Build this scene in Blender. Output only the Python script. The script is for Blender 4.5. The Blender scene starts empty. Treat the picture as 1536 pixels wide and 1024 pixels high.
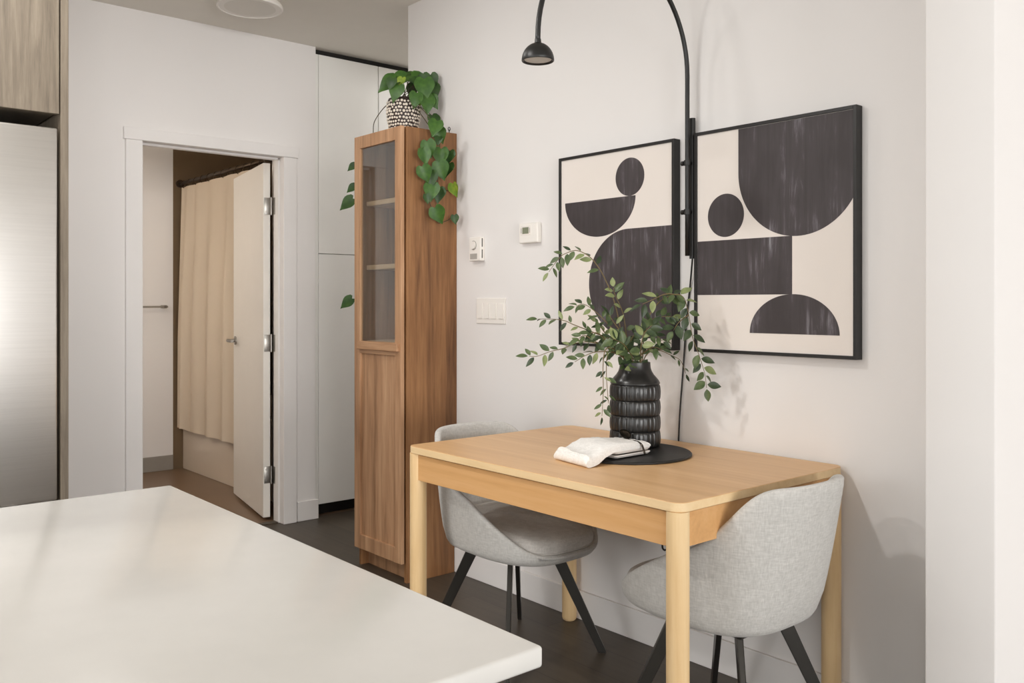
import bpy, bmesh, math, random
from mathutils import Vector, Matrix, noise
PI = math.pi
random.seed(7)
S = bpy.context.scene
COL = S.collection
ORIGIN = {}

# ------------------------------------------------------------------ helpers
def tag(o, label=None, cat=None, group=None, kind=None):
    if label: o['label'] = label
    if cat: o['category'] = cat
    if group: o['group'] = group
    if kind: o['kind'] = kind
    return o

def thing(name, loc, label, cat, group=None):
    o = bpy.data.objects.new(name, None)
    o.empty_display_size = .05
    COL.objects.link(o); o.location = loc
    ORIGIN[o.name] = Vector(loc)
    return tag(o, label, cat, group)

def obj(name, bm, mats, parent=None, smooth=False, loc=None):
    """link bm (world coordinates) as one mesh object"""
    if not isinstance(mats, (list, tuple)): mats = [mats]
    org = ORIGIN[parent.name] if parent else Vector(loc or (0, 0, 0))
    if org.length: bmesh.ops.translate(bm, verts=bm.verts, vec=-org)
    me = bpy.data.meshes.new(name)
    bm.normal_update(); bm.to_mesh(me); bm.free()
    for m in mats: me.materials.append(m)
    if smooth:
        for p in me.polygons: p.use_smooth = True
        if smooth is not True: me.set_sharp_from_angle(angle=math.radians(smooth))
    o = bpy.data.objects.new(name, me); COL.objects.link(o)
    if parent: o.parent = parent
    elif loc: o.location = loc
    ORIGIN[o.name] = org
    return o

def struct(name, bm, mats, smooth=False, parent=None):
    o = obj(name, bm, mats, parent, smooth)
    if not parent: o['kind'] = 'structure'
    return o

def copy_tree(o, parent=None):
    c = o.copy(); COL.objects.link(c); c.parent = parent
    for ch in list(o.children): copy_tree(ch, c)
    return c

def box(bm, x0, x1, y0, y1, z0, z1, bev=0, seg=2, mi=0):
    ret = bmesh.ops.create_cube(bm, size=1)
    vs = ret['verts']
    for v in vs:
        v.co = Vector((x0 + (v.co.x + .5) * (x1 - x0), y0 + (v.co.y + .5) * (y1 - y0), z0 + (v.co.z + .5) * (z1 - z0)))
    fs = list({f for v in vs for f in v.link_faces})
    for f in fs: f.material_index = mi
    if bev:
        es = list({e for v in vs for e in v.link_edges})
        r = bmesh.ops.bevel(bm, geom=es, offset=bev, segments=seg, profile=.5, affect='EDGES', clamp_overlap=True)
        for f in r['faces']: f.material_index = mi
    return bm

def B(*a, **k): return box(bmesh.new(), *a, **k)

def quad(bm, pts, mi=0):
    f = bm.faces.new([bm.verts.new(p) for p in pts]); f.material_index = mi; return f

def extrude_poly(bm, pts, vec, mi=0):
    """closed prism from a planar outline"""
    vec = Vector(vec)
    a = [bm.verts.new(p) for p in pts]; b = [bm.verts.new(Vector(p) + vec) for p in pts]
    n = len(pts)
    fs = [bm.faces.new(a[::-1]), bm.faces.new(b)]
    for i in range(n): fs.append(bm.faces.new((a[i], a[(i + 1) % n], b[(i + 1) % n], b[i])))
    for f in fs: f.material_index = mi
    bmesh.ops.recalc_face_normals(bm, faces=fs)
    return fs

def frames(pts):
    out = []; up = None
    n = len(pts)
    for i in range(n):
        t = (pts[min(i + 1, n - 1)] - pts[max(i - 1, 0)]).normalized()
        if up is None:
            up = t.orthogonal().normalized()
        else:
            up = (up - t * up.dot(t))
            up = up.normalized() if up.length > 1e-6 else t.orthogonal().normalized()
        out.append((t, up, t.cross(up)))
    return out

def tube(bm, pts, r, seg=10, cap=True, mi=0):
    pts = [Vector(p) for p in pts]
    rs = r if isinstance(r, (list, tuple)) else [r] * len(pts)
    rings = []
    for p, (t, a, b), rr in zip(pts, frames(pts), rs):
        rings.append([bm.verts.new(p + (a * math.cos(2 * PI * k / seg) + b * math.sin(2 * PI * k / seg)) * rr) for k in range(seg)])
    fs = []
    for i in range(len(rings) - 1):
        for k in range(seg):
            fs.append(bm.faces.new((rings[i][k], rings[i][(k + 1) % seg], rings[i + 1][(k + 1) % seg], rings[i + 1][k])))
    if cap:
        fs.append(bm.faces.new(rings[0][::-1])); fs.append(bm.faces.new(rings[-1]))
    for f in fs: f.material_index = mi
    bmesh.ops.recalc_face_normals(bm, faces=fs)
    return bm

def lathe(bm, prof, c, seg=48, mi=0, cap0=True, cap1=True):
    """prof = [(r, z)] about vertical axis through c"""
    rings = []
    for r, z in prof:
        rings.append([bm.verts.new((c[0] + r * math.cos(2 * PI * k / seg), c[1] + r * math.sin(2 * PI * k / seg), c[2] + z)) for k in range(seg)])
    fs = []
    for i in range(len(rings) - 1):
        for k in range(seg):
            fs.append(bm.faces.new((rings[i][k], rings[i][(k + 1) % seg], rings[i + 1][(k + 1) % seg], rings[i + 1][k])))
    if cap0: fs.append(bm.faces.new(rings[0][::-1]))
    if cap1: fs.append(bm.faces.new(rings[-1]))
    for f in fs: f.material_index = mi
    bmesh.ops.recalc_face_normals(bm, faces=fs)
    return bm

def spline(pts, n=8):
    pts = [Vector(p) for p in pts]
    if len(pts) < 3: return pts
    P = [pts[0] * 2 - pts[1]] + pts + [pts[-1] * 2 - pts[-2]]
    out = []
    for i in range(1, len(P) - 2):
        for k in range(n):
            t = k / n
            a, b, c, d = P[i - 1], P[i], P[i + 1], P[i + 2]
            out.append(.5 * ((2 * b) + (c - a) * t + (2 * a - 5 * b + 4 * c - d) * t * t + (3 * b - a - 3 * c + d) * t ** 3))
    out.append(pts[-1]); return out

def interp(tab, x):
    if x <= tab[0][0]: return tab[0][1]
    for (a, va), (b, vb) in zip(tab, tab[1:]):
        if x <= b:
            t = (x - a) / (b - a); return va + (vb - va) * t
    return tab[-1][1]

# ------------------------------------------------------------------ materials
def lin(c):
    return tuple(((v / 255) / 12.92 if v / 255 <= .04045 else ((v / 255 + .055) / 1.055) ** 2.4) for v in c) + (1,)

class N:
    def __init__(s, name):
        s.m = bpy.data.materials.new(name); s.m.use_nodes = True
        s.t = s.m.node_tree; s.n = s.t.nodes; s.b = s.n['Principled BSDF']; s.out = s.n['Material Output']
    def new(s, typ, **k):
        n = s.n.new(typ)
        for a, v in k.items(): setattr(n, a, v)
        return n
    def link(s, a, b): s.t.links.new(a, b)
    def coords(s, scale=(1, 1, 1), rot=(0, 0, 0)):
        tc = s.new('ShaderNodeTexCoord'); mp = s.new('ShaderNodeMapping')
        mp.inputs['Scale'].default_value = scale; mp.inputs['Rotation'].default_value = rot
        s.link(tc.outputs['Object'], mp.inputs['Vector']); return mp.outputs['Vector']
    def noise(s, vec, scale=5, detail=4, rough=.5, dist=0):
        n = s.new('ShaderNodeTexNoise'); n.inputs['Scale'].default_value = scale; n.inputs['Detail'].default_value = detail
        n.inputs['Roughness'].default_value = rough; n.inputs['Distortion'].default_value = dist
        s.link(vec, n.inputs['Vector']); return n.outputs['Fac']
    def ramp(s, fac, stops):
        r = s.new('ShaderNodeValToRGB'); e = r.color_ramp.elements
        while len(e) < len(stops): e.new(.5)
        for el, (p, c) in zip(e, stops): el.position = p; el.color = c
        s.link(fac, r.inputs['Fac']); return r.outputs['Color']
    def bump(s, h, strength=.2, dist=.002):
        b = s.new('ShaderNodeBump'); b.inputs['Strength'].default_value = strength; b.inputs['Distance'].default_value = dist
        s.link(h, b.inputs['Height']); s.link(b.outputs['Normal'], s.b.inputs['Normal'])

def plain(name, c, rough=.5, metal=0, spec=.5, var=.03, vs=8, bump=0, bs=60, sheen=0):
    k = N(name); b = k.b
    b.inputs['Roughness'].default_value = rough; b.inputs['Metallic'].default_value = metal
    b.inputs['Specular IOR Level'].default_value = spec
    if sheen: b.inputs['Sheen Weight'].default_value = sheen
    L = lin(c)
    v = k.coords()
    lo = tuple(x * (1 - var) for x in L[:3]) + (1,); hi = tuple(min(1, x * (1 + var)) for x in L[:3]) + (1,)
    k.link(k.ramp(k.noise(v, vs, 3), [(.3, lo), (.7, hi)]), b.inputs['Base Color'])
    if bump: k.bump(k.noise(v, bs, 3), bump)
    return k.m

def wood(name, dark, mid, light, grain='z', rough=.45, scale=1.0, fine=1.0, spec=.4):
    k = N(name); b = k.b
    s = {'z': (1, 1, .06), 'x': (.06, 1, 1), 'y': (1, .06, 1)}[grain]
    v = k.coords(tuple(a * scale for a in s))
    n1 = k.noise(v, 14, 5, .6, .6)
    n2 = k.noise(v, 90 * fine, 3, .6)
    mx = k.new('ShaderNodeMath', operation='MULTIPLY_ADD'); k.link(n2, mx.inputs[0]); mx.inputs[1].default_value = .35
    k.link(n1, mx.inputs[2])
    c = k.ramp(mx.outputs[0], [(.42, lin(dark)), (.66, lin(mid)), (.9, lin(light))])
    k.link(c, b.inputs['Base Color'])
    b.inputs['Roughness'].default_value = rough; b.inputs['Specular IOR Level'].default_value = spec
    k.bump(n2, .08, .001)
    return k.m

def fabric(name, a, c, scale=260, rough=.9, bump=.25):
    k = N(name); b = k.b
    v1 = k.coords((1, 1, .18)); v2 = k.coords((.18, .18, 1))
    n1 = k.noise(v1, scale, 2); n2 = k.noise(v2, scale, 2); n3 = k.noise(k.coords(), 30, 3)
    m = k.new('ShaderNodeMath', operation='ADD'); k.link(n1, m.inputs[0]); k.link(n2, m.inputs[1])
    m2 = k.new('ShaderNodeMath', operation='MULTIPLY_ADD'); k.link(n3, m2.inputs[0]); m2.inputs[1].default_value = .25; k.link(m.outputs[0], m2.inputs[2])
    k.link(k.ramp(m2.outputs[0], [(.8, lin(a)), (1.0, lin(c))]) if False else k.ramp(k_div(k, m2.outputs[0], 2.25), [(.36, lin(a)), (.64, lin(c))]), b.inputs['Base Color'])
    b.inputs['Roughness'].default_value = rough; b.inputs['Specular IOR Level'].default_value = .15
    b.inputs['Sheen Weight'].default_value = .15
    k.bump(m.outputs[0], bump, .0015)
    return k.m
def k_div(k, sock, d):
    m = k.new('ShaderNodeMath', operation='DIVIDE'); k.link(sock, m.inputs[0]); m.inputs[1].default_value = d; return m.outputs[0]

M = {}
M['wall'] = plain('wall_paint', (230, 227, 225), .75, spec=.25, var=.01, vs=2, bump=.03, bs=180)
M['ceiling'] = plain('ceiling_paint', (230, 226, 218), .85, spec=.2, var=.01, bump=.04, bs=120)
M['trim'] = plain('trim_paint', (231, 228, 226), .45, spec=.4, var=.01)
M['doorpaint'] = plain('door_paint', (232, 227, 219), .4, spec=.4, var=.01)
M['closet'] = plain('closet_lacquer', (230, 229, 225), .42, spec=.4, var=.01)
M['quartz'] = plain('white_quartz', (220, 218, 214), .16, spec=.5, var=.015, vs=20)
M['black'] = plain('black_powder_coat', (26, 25, 24), .42, spec=.5, var=.1)
M['blackframe'] = plain('black_wood_frame', (30, 28, 27), .4, spec=.45, var=.12, vs=30)
M['legmetal'] = plain('dark_steel', (72, 70, 67), .3, metal=.8, spec=.5, var=.06)
M['chrome'] = plain('satin_nickel', (158, 154, 148), .36, metal=1, var=.03)
M['bronze'] = plain('dark_bronze', (74, 60, 46), .4, metal=.7, var=.05)
M['plastic'] = plain('white_plastic', (238, 234, 228), .4, spec=.45, var=.005)
M['greyplastic'] = plain('grey_plastic', (172, 168, 162), .5, var=.02)
M['slot'] = plain('dark_slot', (70, 66, 62), .7, var=.02)
M['lcd'] = plain('lcd_screen', (128, 133, 112), .25, var=.03)
M['shadowgap'] = plain('dark_recess', (30, 27, 24), .8, var=.05)  # toe kicks and grille; also the painted shade above the closet
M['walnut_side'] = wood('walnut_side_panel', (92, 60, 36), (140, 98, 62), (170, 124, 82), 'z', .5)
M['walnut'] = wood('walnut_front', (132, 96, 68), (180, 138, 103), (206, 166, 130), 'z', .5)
M['walnut_x'] = wood('walnut_rail', (132, 96, 68), (180, 138, 103), (206, 166, 130), 'x', .5)
M['shelf'] = wood('shelf_wood', (150, 118, 86), (196, 162, 126), (216, 186, 150), 'x', .5)
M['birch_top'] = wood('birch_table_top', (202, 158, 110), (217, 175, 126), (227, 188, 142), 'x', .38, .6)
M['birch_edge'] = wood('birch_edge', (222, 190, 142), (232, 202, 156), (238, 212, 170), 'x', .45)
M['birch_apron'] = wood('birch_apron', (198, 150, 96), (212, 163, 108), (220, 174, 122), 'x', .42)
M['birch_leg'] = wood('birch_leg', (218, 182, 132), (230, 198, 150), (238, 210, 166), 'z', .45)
M['taupe'] = wood('taupe_veneer', (90, 80, 68), (110, 99, 85), (126, 115, 100), 'z', .5, 4, .8)
M['fabric'] = fabric('light_grey_weave', (184, 182, 178), (206, 204, 200))
M['seatfabric'] = fabric('light_grey_seat_weave', (182, 178, 173), (203, 199, 194))
M['linen'] = fabric('white_linen', (228, 226, 222), (247, 245, 242), 400, .9, .12)
M['curtain'] = plain('cream_curtain', (205, 190, 170), .9, spec=.1, var=.02, vs=3, bump=.1, bs=500)
M['ceramic'] = plain('white_ceramic', (236, 230, 224), .25, spec=.5, var=.02)
M['vase'] = plain('black_ceramic', (30, 29, 28), .3, spec=.55, var=.1, vs=30, bump=.03, bs=200)
M['mat'] = plain('black_board', (28, 27, 26), .55, var=.1, vs=40, bump=.05, bs=300)
M['spoon'] = plain('gunmetal', (74, 66, 58), .22, metal=.9, var=.05)
M['potdark'] = plain('dark_clay', (52, 38, 32), .5, var=.1)
M['potbead'] = plain('cream_bead', (240, 230, 216), .4, var=.05)
M['soil'] = plain('potting_soil', (46, 36, 28), .95, var=.3, vs=60)
M['stem'] = plain('green_brown_stem', (112, 96, 62), .6, var=.15, vs=30)
M['vine'] = plain('dark_vine', (72, 66, 42), .6, var=.15, vs=30)
M['glow'] = plain('frosted_diffuser', (226, 222, 214), .5, var=.01)
M['bathtile'] = plain('bath_floor_tile', (122, 98, 76), .35, var=.06, vs=4)
M['bathbase'] = plain('grey_bath_base', (146, 140, 132), .5, var=.03)
M['alcove'] = plain('brown_wall_tile', (112, 92, 68), .4, var=.06, vs=5)
M['tub'] = plain('tub_enamel', (214, 200, 182), .2, spec=.5, var=.01)

def leafmat(name, c, c2):
    k = N(name); v = k.coords()
    k.link(k.ramp(k.noise(v, 45, 3), [(.35, lin(c)), (.7, lin(c2))]), k.b.inputs['Base Color'])
    k.b.inputs['Roughness'].default_value = .42; k.b.inputs['Specular IOR Level'].default_value = .4
    return k.m
M['leaf_a'] = leafmat('leaf_mid_green', (68, 84, 52), (94, 108, 68))
M['leaf_b'] = leafmat('leaf_dark_green', (44, 59, 38), (68, 82, 53))
M['leaf_c'] = leafmat('leaf_pale_green', (118, 130, 84), (144, 152, 104))
M['pothos_a'] = leafmat('pothos_green', (50, 86, 30), (70, 106, 38))
M['pothos_b'] = leafmat('pothos_dark', (38, 66, 26), (56, 86, 34))
M['pothos_c'] = leafmat('pothos_lime', (104, 136, 44), (150, 166, 62))

def steel():
    k = N('brushed_stainless'); b = k.b
    v = k.coords((1, .02, 1))
    n = k.noise(v, 220, 3)
    b.inputs['Metallic'].default_value = 1
    k.link(k.ramp(n, [(.3, lin((222, 219, 215))), (.7, lin((227, 224, 220)))]), b.inputs['Base Color'])
    b.inputs['Roughness'].default_value = .3
    return k.m
M['steel'] = steel()

def floor_mat():
    k = N('dark_plank_floor'); b = k.b
    br = k.new('ShaderNodeTexBrick'); v = k.coords()
    br.inputs['Scale'].default_value = 1; br.inputs['Brick Width'].default_value = 1.25; br.inputs['Row Height'].default_value = .155
    br.inputs['Mortar Size'].default_value = .0012; br.offset = .37
    br.inputs['Color1'].default_value = lin((84, 75, 64)); br.inputs['Color2'].default_value = lin((74, 66, 56)); br.inputs['Mortar'].default_value = lin((46, 40, 34))
    k.link(v, br.inputs['Vector'])
    n = k.noise(k.coords((.07, 1, 1)), 40, 5, .6)
    mx = k.new('ShaderNodeMix', data_type='RGBA', blend_type='MULTIPLY'); mx.inputs[0].default_value = .5
    k.link(br.outputs['Color'], mx.inputs[6]); k.link(k.ramp(n, [(.3, (.55, .55, .55, 1)), (.75, (1.15, 1.12, 1.1, 1))]), mx.inputs[7])
    k.link(mx.outputs[2], b.inputs['Base Color'])
    b.inputs['Roughness'].default_value = .42; b.inputs['Specular IOR Level'].default_value = .4
    return k.m
M['floor'] = floor_mat()

def glass_mat():
    k = N('clear_pane'); k.n.remove(k.b)
    tr = k.new('ShaderNodeBsdfTransparent'); tr.inputs[0].default_value = (.93, .95, .94, 1)
    gl = k.new('ShaderNodeBsdfGlossy'); gl.inputs['Roughness'].default_value = .02
    fr = k.new('ShaderNodeFresnel'); ge = k.new('ShaderNodeNewGeometry'); io = k.new('ShaderNodeMapRange')
    io.inputs['To Min'].default_value = 1.9; io.inputs['To Max'].default_value = 1 / 1.9
    k.link(ge.outputs['Backfacing'], io.inputs['Value']); k.link(io.outputs[0], fr.inputs['IOR'])
    mx = k.new('ShaderNodeMixShader'); k.link(fr.outputs[0], mx.inputs[0]); k.link(tr.outputs[0], mx.inputs[1]); k.link(gl.outputs[0], mx.inputs[2])
    k.link(mx.outputs[0], k.out.inputs['Surface'])
    return k.m
M['glass'] = glass_mat()

def ink():
    k = N('dark_plum_paint'); b = k.b
    n1 = k.noise(k.coords((1, 1, .07)), 30, 6, .75, .6)
    n2 = k.noise(k.coords((1, 1, .6)), 5, 3, .6)
    m = k.new('ShaderNodeMath', operation='MULTIPLY'); k.link(n1, m.inputs[0]); k.link(n2, m.inputs[1])
    k.link(k.ramp(m.outputs[0], [(.2, lin((56, 49, 50))), (.3, lin((67, 60, 62))), (.345, lin((96, 90, 95))), (.42, lin((146, 146, 150)))]), b.inputs['Base Color'])
    b.inputs['Roughness'].default_value = .6
    return k.m
M['ink'] = ink()
M['canvas'] = plain('art_canvas', (228, 220, 213), .8, var=.015, vs=4, bump=.04, bs=400)

# ------------------------------------------------------------------ room shell
CEIL = 2.711; DW = -4.62; AW = 2.484; DWB = -4.735
XF = 9.5; YL = -4.6
bm = bmesh.new(); box(bm, -4.66, XF + .12, YL - .12, 4.4, -.08, 0)
struct('floor', bm, M['floor'])
bm = bmesh.new(); box(bm, -6.82, DWB + .075, .5, 3.4, -.08, 0.0)
struct('floor_bathroom', bm, M['bathtile'])
struct('ceiling', B(-6.82, XF + .12, YL - .12, 4.4, CEIL, CEIL + .1), M['ceiling'])
# door wall (perpendicular to the art wall)
bm = bmesh.new()
box(bm, DWB, DW, YL, 1.487, 0, CEIL); box(bm, DWB, DW, 2.292, 2.478, 0, CEIL); box(bm, DWB, DW, 1.487, 2.292, 2.072, CEIL)
struct('wall_back', bm, M['wall'])
struct('wall_right', B(-3.684, -.9, AW, AW + .12, 0, CEIL, .002), M['wall'])
bm = B(-1.004, -.84, 2.208, AW + .12, 0, CEIL, .004, 3)
struct('wall_column', bm, M['wall'], 30)
struct('wall_hall', B(-3.684, -3.58, AW + .12, 4.3, 0, CEIL), M['wall'])
struct('wall_hall_end', B(-5.2, -3.58, 4.2, 4.3, 0, CEIL), M['wall'])
# behind the fridge
struct('wall_kitchen', B(DW, -3.66, -1.3, .735, 0, CEIL), M['wall'])
# left and front walls carry the windows that light the room
def window_wall(axis, pos, a0, a1, wins, zb, zt, wname, th=.12):
    bm = bmesh.new()
    def bx(u0, u1, z0, z1):
        if axis == 'y': box(bm, u0, u1, pos - th, pos, z0, z1)
        elif axis == 'r': box(bm, u0, u1, pos, pos + th, z0, z1)
        else: box(bm, pos, pos + th, u0, u1, z0, z1)
    prev = a0
    for w0, w1 in wins:
        bx(prev, w0, 0, CEIL); bx(w0, w1, 0, zb); bx(w0, w1, zt, CEIL); prev = w1
    bx(prev, a1, 0, CEIL)
    struct(wname, bm, M['wall'])
WR = [(2.4, 5.2), (5.6, 8.6)]  # unseen right-wall windows, made up to brighten the refrigerator's reflection
WL = [(-2.9, -.4), (.0, 3.0), (3.4, 6.0), (6.4, 9.0)]; WF = [(-4.1, -1.2), (-.9, 2.2)]
window_wall('y', YL, DW, XF, WL, .1, 2.5, 'wall_left')
window_wall('r', AW, -.86, XF, WR, .5, 2.6, 'wall_right_end')
window_wall('x', XF, YL, AW, WF, .1, 2.5, 'wall_front')
wn = 1
def window(axis, pos, w0, w1, zb, zt):
    global wn
    bm = bmesh.new(); t = .05
    def bx(u0, u1, z0, z1):
        if axis == 'y': box(bm, u0, u1, pos - .09, pos - .03, z0, z1, .004)
        elif axis == 'r': box(bm, u0, u1, pos + .03, pos + .09, z0, z1, .004)
        else: box(bm, pos + .03, pos + .09, u0, u1, z0, z1, .004)
    bx(w0, w0 + t, zb, zt); bx(w1 - t, w1, zb, zt); bx(w0 + t, w1 - t, zb, zb + t); bx(w0 + t, w1 - t, zt - t, zt)
    mid = (w0 + w1) / 2; bx(mid - t / 2, mid + t / 2, zb + t, zt - t)
    struct('window_%d' % wn, bm, M['trim']); wn += 1
for a, b_ in WL: window('y', YL, a, b_, .1, 2.5)
for a, b_ in WF: window('x', XF, a, b_, .1, 2.5)
for a, b_ in WR: window('r', AW, a, b_, .5, 2.6)
# bathroom shell
bm = bmesh.new(); box(bm, -6.80, -6.68, .5, 2.405, 0, CEIL)
struct('wall_bathroom_back', bm, M['wall'])
struct('wall_bathroom_left', B(-6.8, DWB, .5, .6, 0, CEIL), M['wall'])
bm = bmesh.new(); box(bm, -6.80, -6.68, 2.405, 3.4, 0, CEIL); box(bm, -6.68, -5.18, 3.26, 3.36, 0, CEIL)
struct('wall_bathroom_alcove', bm, M['alcove'])
bm = bmesh.new(); box(bm, -5.18, -5.14, 2.49, 4.2, 0, CEIL); box(bm, -5.18, DWB, 2.478, 2.498, 0, CEIL)
struct('wall_bathroom_right', bm, M['wall'])
struct('baseboard_bathroom', B(-6.68, -6.668, .6, 2.403, 0, .108, .002), M['bathbase'])
# baseboards
bh = .112
struct('baseboard_right', B(-3.684, -1.004, AW - .012, AW, 0, bh, .003), M['trim'])
bm = bmesh.new(); box(bm, DW, DW + .013, 2.36, 2.491, 0, bh, .003)
struct('baseboard_back', bm, M['trim'])
struct('baseboard_back_left', B(DW, DW + .013, .735, 1.42, 0, bh, .003), M['trim'])
# door casing + jamb
bm = bmesh.new()
box(bm, DW, DW + .018, 1.425, 1.507, 0, 2.055, .003); box(bm, DW, DW + .018, 2.272, 2.352, 0, 2.055, .003)
box(bm, DW, DW + .022, 1.415, 2.362, 2.055, 2.117, .003)
struct('trim_1', bm, M['trim'])
bm = bmesh.new()
box(bm, DWB, DW + .006, 1.487, 1.505, 0, 2.054, .001); box(bm, DWB, DW + .006, 2.274, 2.292, 0, 2.054, .001); box(bm, DWB, DW + .006, 1.487, 2.292, 2.054, 2.072, .001)
box(bm, -4.69, -4.655, 1.505, 1.517, 0, 2.042, .001); box(bm, -4.69, -4.655, 2.262, 2.274, 0, 2.042, .001); box(bm, -4.69, -4.655, 1.517, 2.262, 2.042, 2.054, .001)
struct('trim_2', bm, M['trim'])
struct('trim_3', B(-4.70, -4.655, 1.505, 2.274, -.002, .008, .003), M['floor'])

# bathroom door, hinged on the right jamb, standing open into the bathroom
th = math.radians(11.0)
hp = Vector((-4.752, 2.262, 0)); dx = Vector((-math.cos(th), math.sin(th), 0)); dn = Vector((-math.sin(th), -math.cos(th), 0))
def dpt(a, n, z): return hp + dx * a + dn * n + Vector((0, 0, z))
def obox(bm, a0, a1, n0, n1, z0, z1, bev=0, mi=0):
    n0_ = len(bm.verts)
    box(bm, a0, a1, n0, n1, z0, z1, bev, mi=mi)
    bm.verts.ensure_lookup_table()
    for v in list(bm.verts)[n0_:]: v.co = dpt(v.co.x, v.co.y, v.co.z)
    bmesh.ops.recalc_face_normals(bm, faces=bm.faces)
bm = bmesh.new(); obox(bm, 0, .755, 0, .04, .018, 2.035, .002)
door = struct('door_1', bm, M['doorpaint'])
door['label'] = 'white bathroom door standing open, hinged on the right jamb'; door['category'] = 'door'
for hz in (1.79, 1.01, .26):
    bm = bmesh.new()
    tube(bm, [dpt(-.006, -.004, hz - .05), dpt(-.006, -.004, hz + .05)], .0075, 12)
    obox(bm, -.0025, 0, -.002, .034, hz - .048, hz + .048, .0008)
    box(bm, -4.735, -4.733 + .034, 2.271, 2.2735, hz - .048, hz + .048, .0008)
    for q in (-.03, 0, .03):
        tube(bm, [dpt(-.004, .018 + (.006 if q else -.006), hz + q), dpt(0, .018 + (.006 if q else -.006), hz + q)], .004, 8)
    h = obj('hinge', bm, M['chrome'], door, 40); h['label'] = 'satin metal hinge'
for nn, sg in ((.04, 1), (0, -1)):
    bm = bmesh.new()
    tube(bm, [dpt(.69, nn, 1.0), dpt(.69, nn + sg * .008, 1.0)], .027, 24)
    tube(bm, [dpt(.69, nn, 1.0), dpt(.69, nn + sg * .05, 1.0)], .010, 14)
    tube(bm, spline([dpt(.695, nn + sg * .05, 1.0), dpt(.64, nn + sg * .052, 1.0), dpt(.575, nn + sg * .048, 1.0)], 6), .009, 12)
    h = obj('door_handle', bm, M['chrome'], door, 40); h['label'] = 'satin metal lever handle'

# ------------------------------------------------------------------ bathroom contents
t = thing('bathtub', (-5.93, 2.87, 0), 'pale bathtub with a flat apron below the shower curtain', 'bathtub')
bm = bmesh.new()
def rr(x0, x1, y0, y1, z, r, n=6):
    pts = []
    for cx, cy, a0 in ((x1 - r, y1 - r, 0), (x0 + r, y1 - r, PI / 2), (x0 + r, y0 + r, PI), (x1 - r, y0 + r, 1.5 * PI)):
        for k in range(n + 1): a = a0 + PI / 2 * k / n; pts.append((cx + r * math.cos(a), cy + r * math.sin(a), z))
    return pts
def loft(bm, loops, cap0=False, cap1=False, mi=0):
    R = [[bm.verts.new(p) for p in lp] for lp in loops]; n = len(R[0]); fs = []
    for i in range(len(R) - 1):
        for k in range(n): fs.append(bm.faces.new((R[i][k], R[i][(k + 1) % n], R[i + 1][(k + 1) % n], R[i + 1][k])))
    if cap0: fs.append(bm.faces.new(R[0][::-1]))
    if cap1: fs.append(bm.faces.new(R[-1]))
    for f in fs: f.material_index = mi
    bmesh.ops.recalc_face_normals(bm, faces=fs); return bm
loft(bm, [rr(-6.675, -5.185, 2.475, 3.255, .002, .01), rr(-6.675, -5.185, 2.475, 3.255, .50, .01), rr(-6.665, -5.195, 2.485, 3.245, .512, .02),
          rr(-6.60, -5.26, 2.555, 3.19, .512, .12), rr(-6.57, -5.29, 2.585, 3.16, .45, .14), rr(-6.52, -5.38, 2.62, 3.12, .12, .16)], True, True)
obj('basin', bm, M['tub'], t, 35)
bm = B(-6.60, -5.26, 2.466, 2.475, .30, .46, .004)
obj('apron_panel', bm, M['tub'], t)
t = thing('curtain_rod', (-5.93, 2.455, 2.13), 'dark bronze rod holding the shower curtain above the tub', 'curtain rod')
bm = bmesh.new(); tube(bm, [(-6.68, 2.455, 2.13), (-5.18, 2.455, 2.13)], .0125, 14)
obj('rod', bm, M['bronze'], t, True)
for xx in (-6.68, -5.18):
    bm = bmesh.new(); s = 1 if xx < -6 else -1; tube(bm, [(xx, 2.455, 2.13), (xx + s * .012, 2.455, 2.13)], .03, 20); obj('end_flange', bm, M['bronze'], t, 40)
t = thing('shower_curtain', (-5.93, 2.445, .3), 'cream fabric shower curtain hanging in folds beside the open door', 'shower curtain')
bm = bmesh.new(); nx, nz = 150, 24; g = []
x0c, x1c = -6.62, -5.24
for i in range(nx + 1):
    row = []
    u = i / nx
    for j in range(nz + 1):
        w = j / nz; zz = 2.095 + (.31 - 2.095) * w
        amp = .010 + .032 * min(1, w * 2.5)
        ph = 2 * PI * (6.2 * u + .22 * math.sin(7 * u))
        sn_ = math.sin(ph)
        yy = 2.448 - .022 * min(1, w * 1.6) + amp * .62 * sn_ + .006 * math.sin(ph * 2.3 + 1.3) * w
        xx = x0c + (x1c - x0c) * u - .05 * w * (1 - u) + .008 * math.sin(2 * ph) * w
        row.append(bm.verts.new((xx, yy, zz - .008 * sn_ * w)))
    g.append(row)
for i in range(nx):
    for j in range(nz): bm.faces.new((g[i][j], g[i + 1][j], g[i + 1][j + 1], g[i][j + 1]))
bmesh.ops.recalc_face_normals(bm, faces=bm.faces)
back = bmesh.ops.duplicate(bm, geom=bm.faces[:])['geom']
bmesh.ops.translate(bm, verts=[e for e in back if isinstance(e, bmesh.types.BMVert)], vec=(0, .0018, 0))
obj('cloth', bm, M['curtain'], t, True)
for k in range(12):
    xx = x0c + .03 + (x1c - x0c - .06) * k / 11
    bm = bmesh.new(); tube(bm, [(xx, 2.455 + .021 * math.cos(a), 2.117 + .027 * math.sin(a)) for a in [2 * PI * q / 14 for q in range(15)]], .0025, 6, cap=False)
    obj('curtain_ring', bm, M['bronze'], t, True)
t = thing('towel_bar', (-6.62, 2.05, 1.21), 'satin metal towel bar on the bathroom wall beside the curtain', 'towel bar')
bm = bmesh.new(); box(bm, -6.622, -6.608, 1.74, 2.345, 1.203, 1.217, .003); obj('bar', bm, M['chrome'], t)
for yy in (1.76, 2.325):
    bm = bmesh.new(); box(bm, -6.68, -6.608, yy - .012, yy + .012, 1.198, 1.222, .003); obj('bracket', bm, M['chrome'], t)

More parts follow.
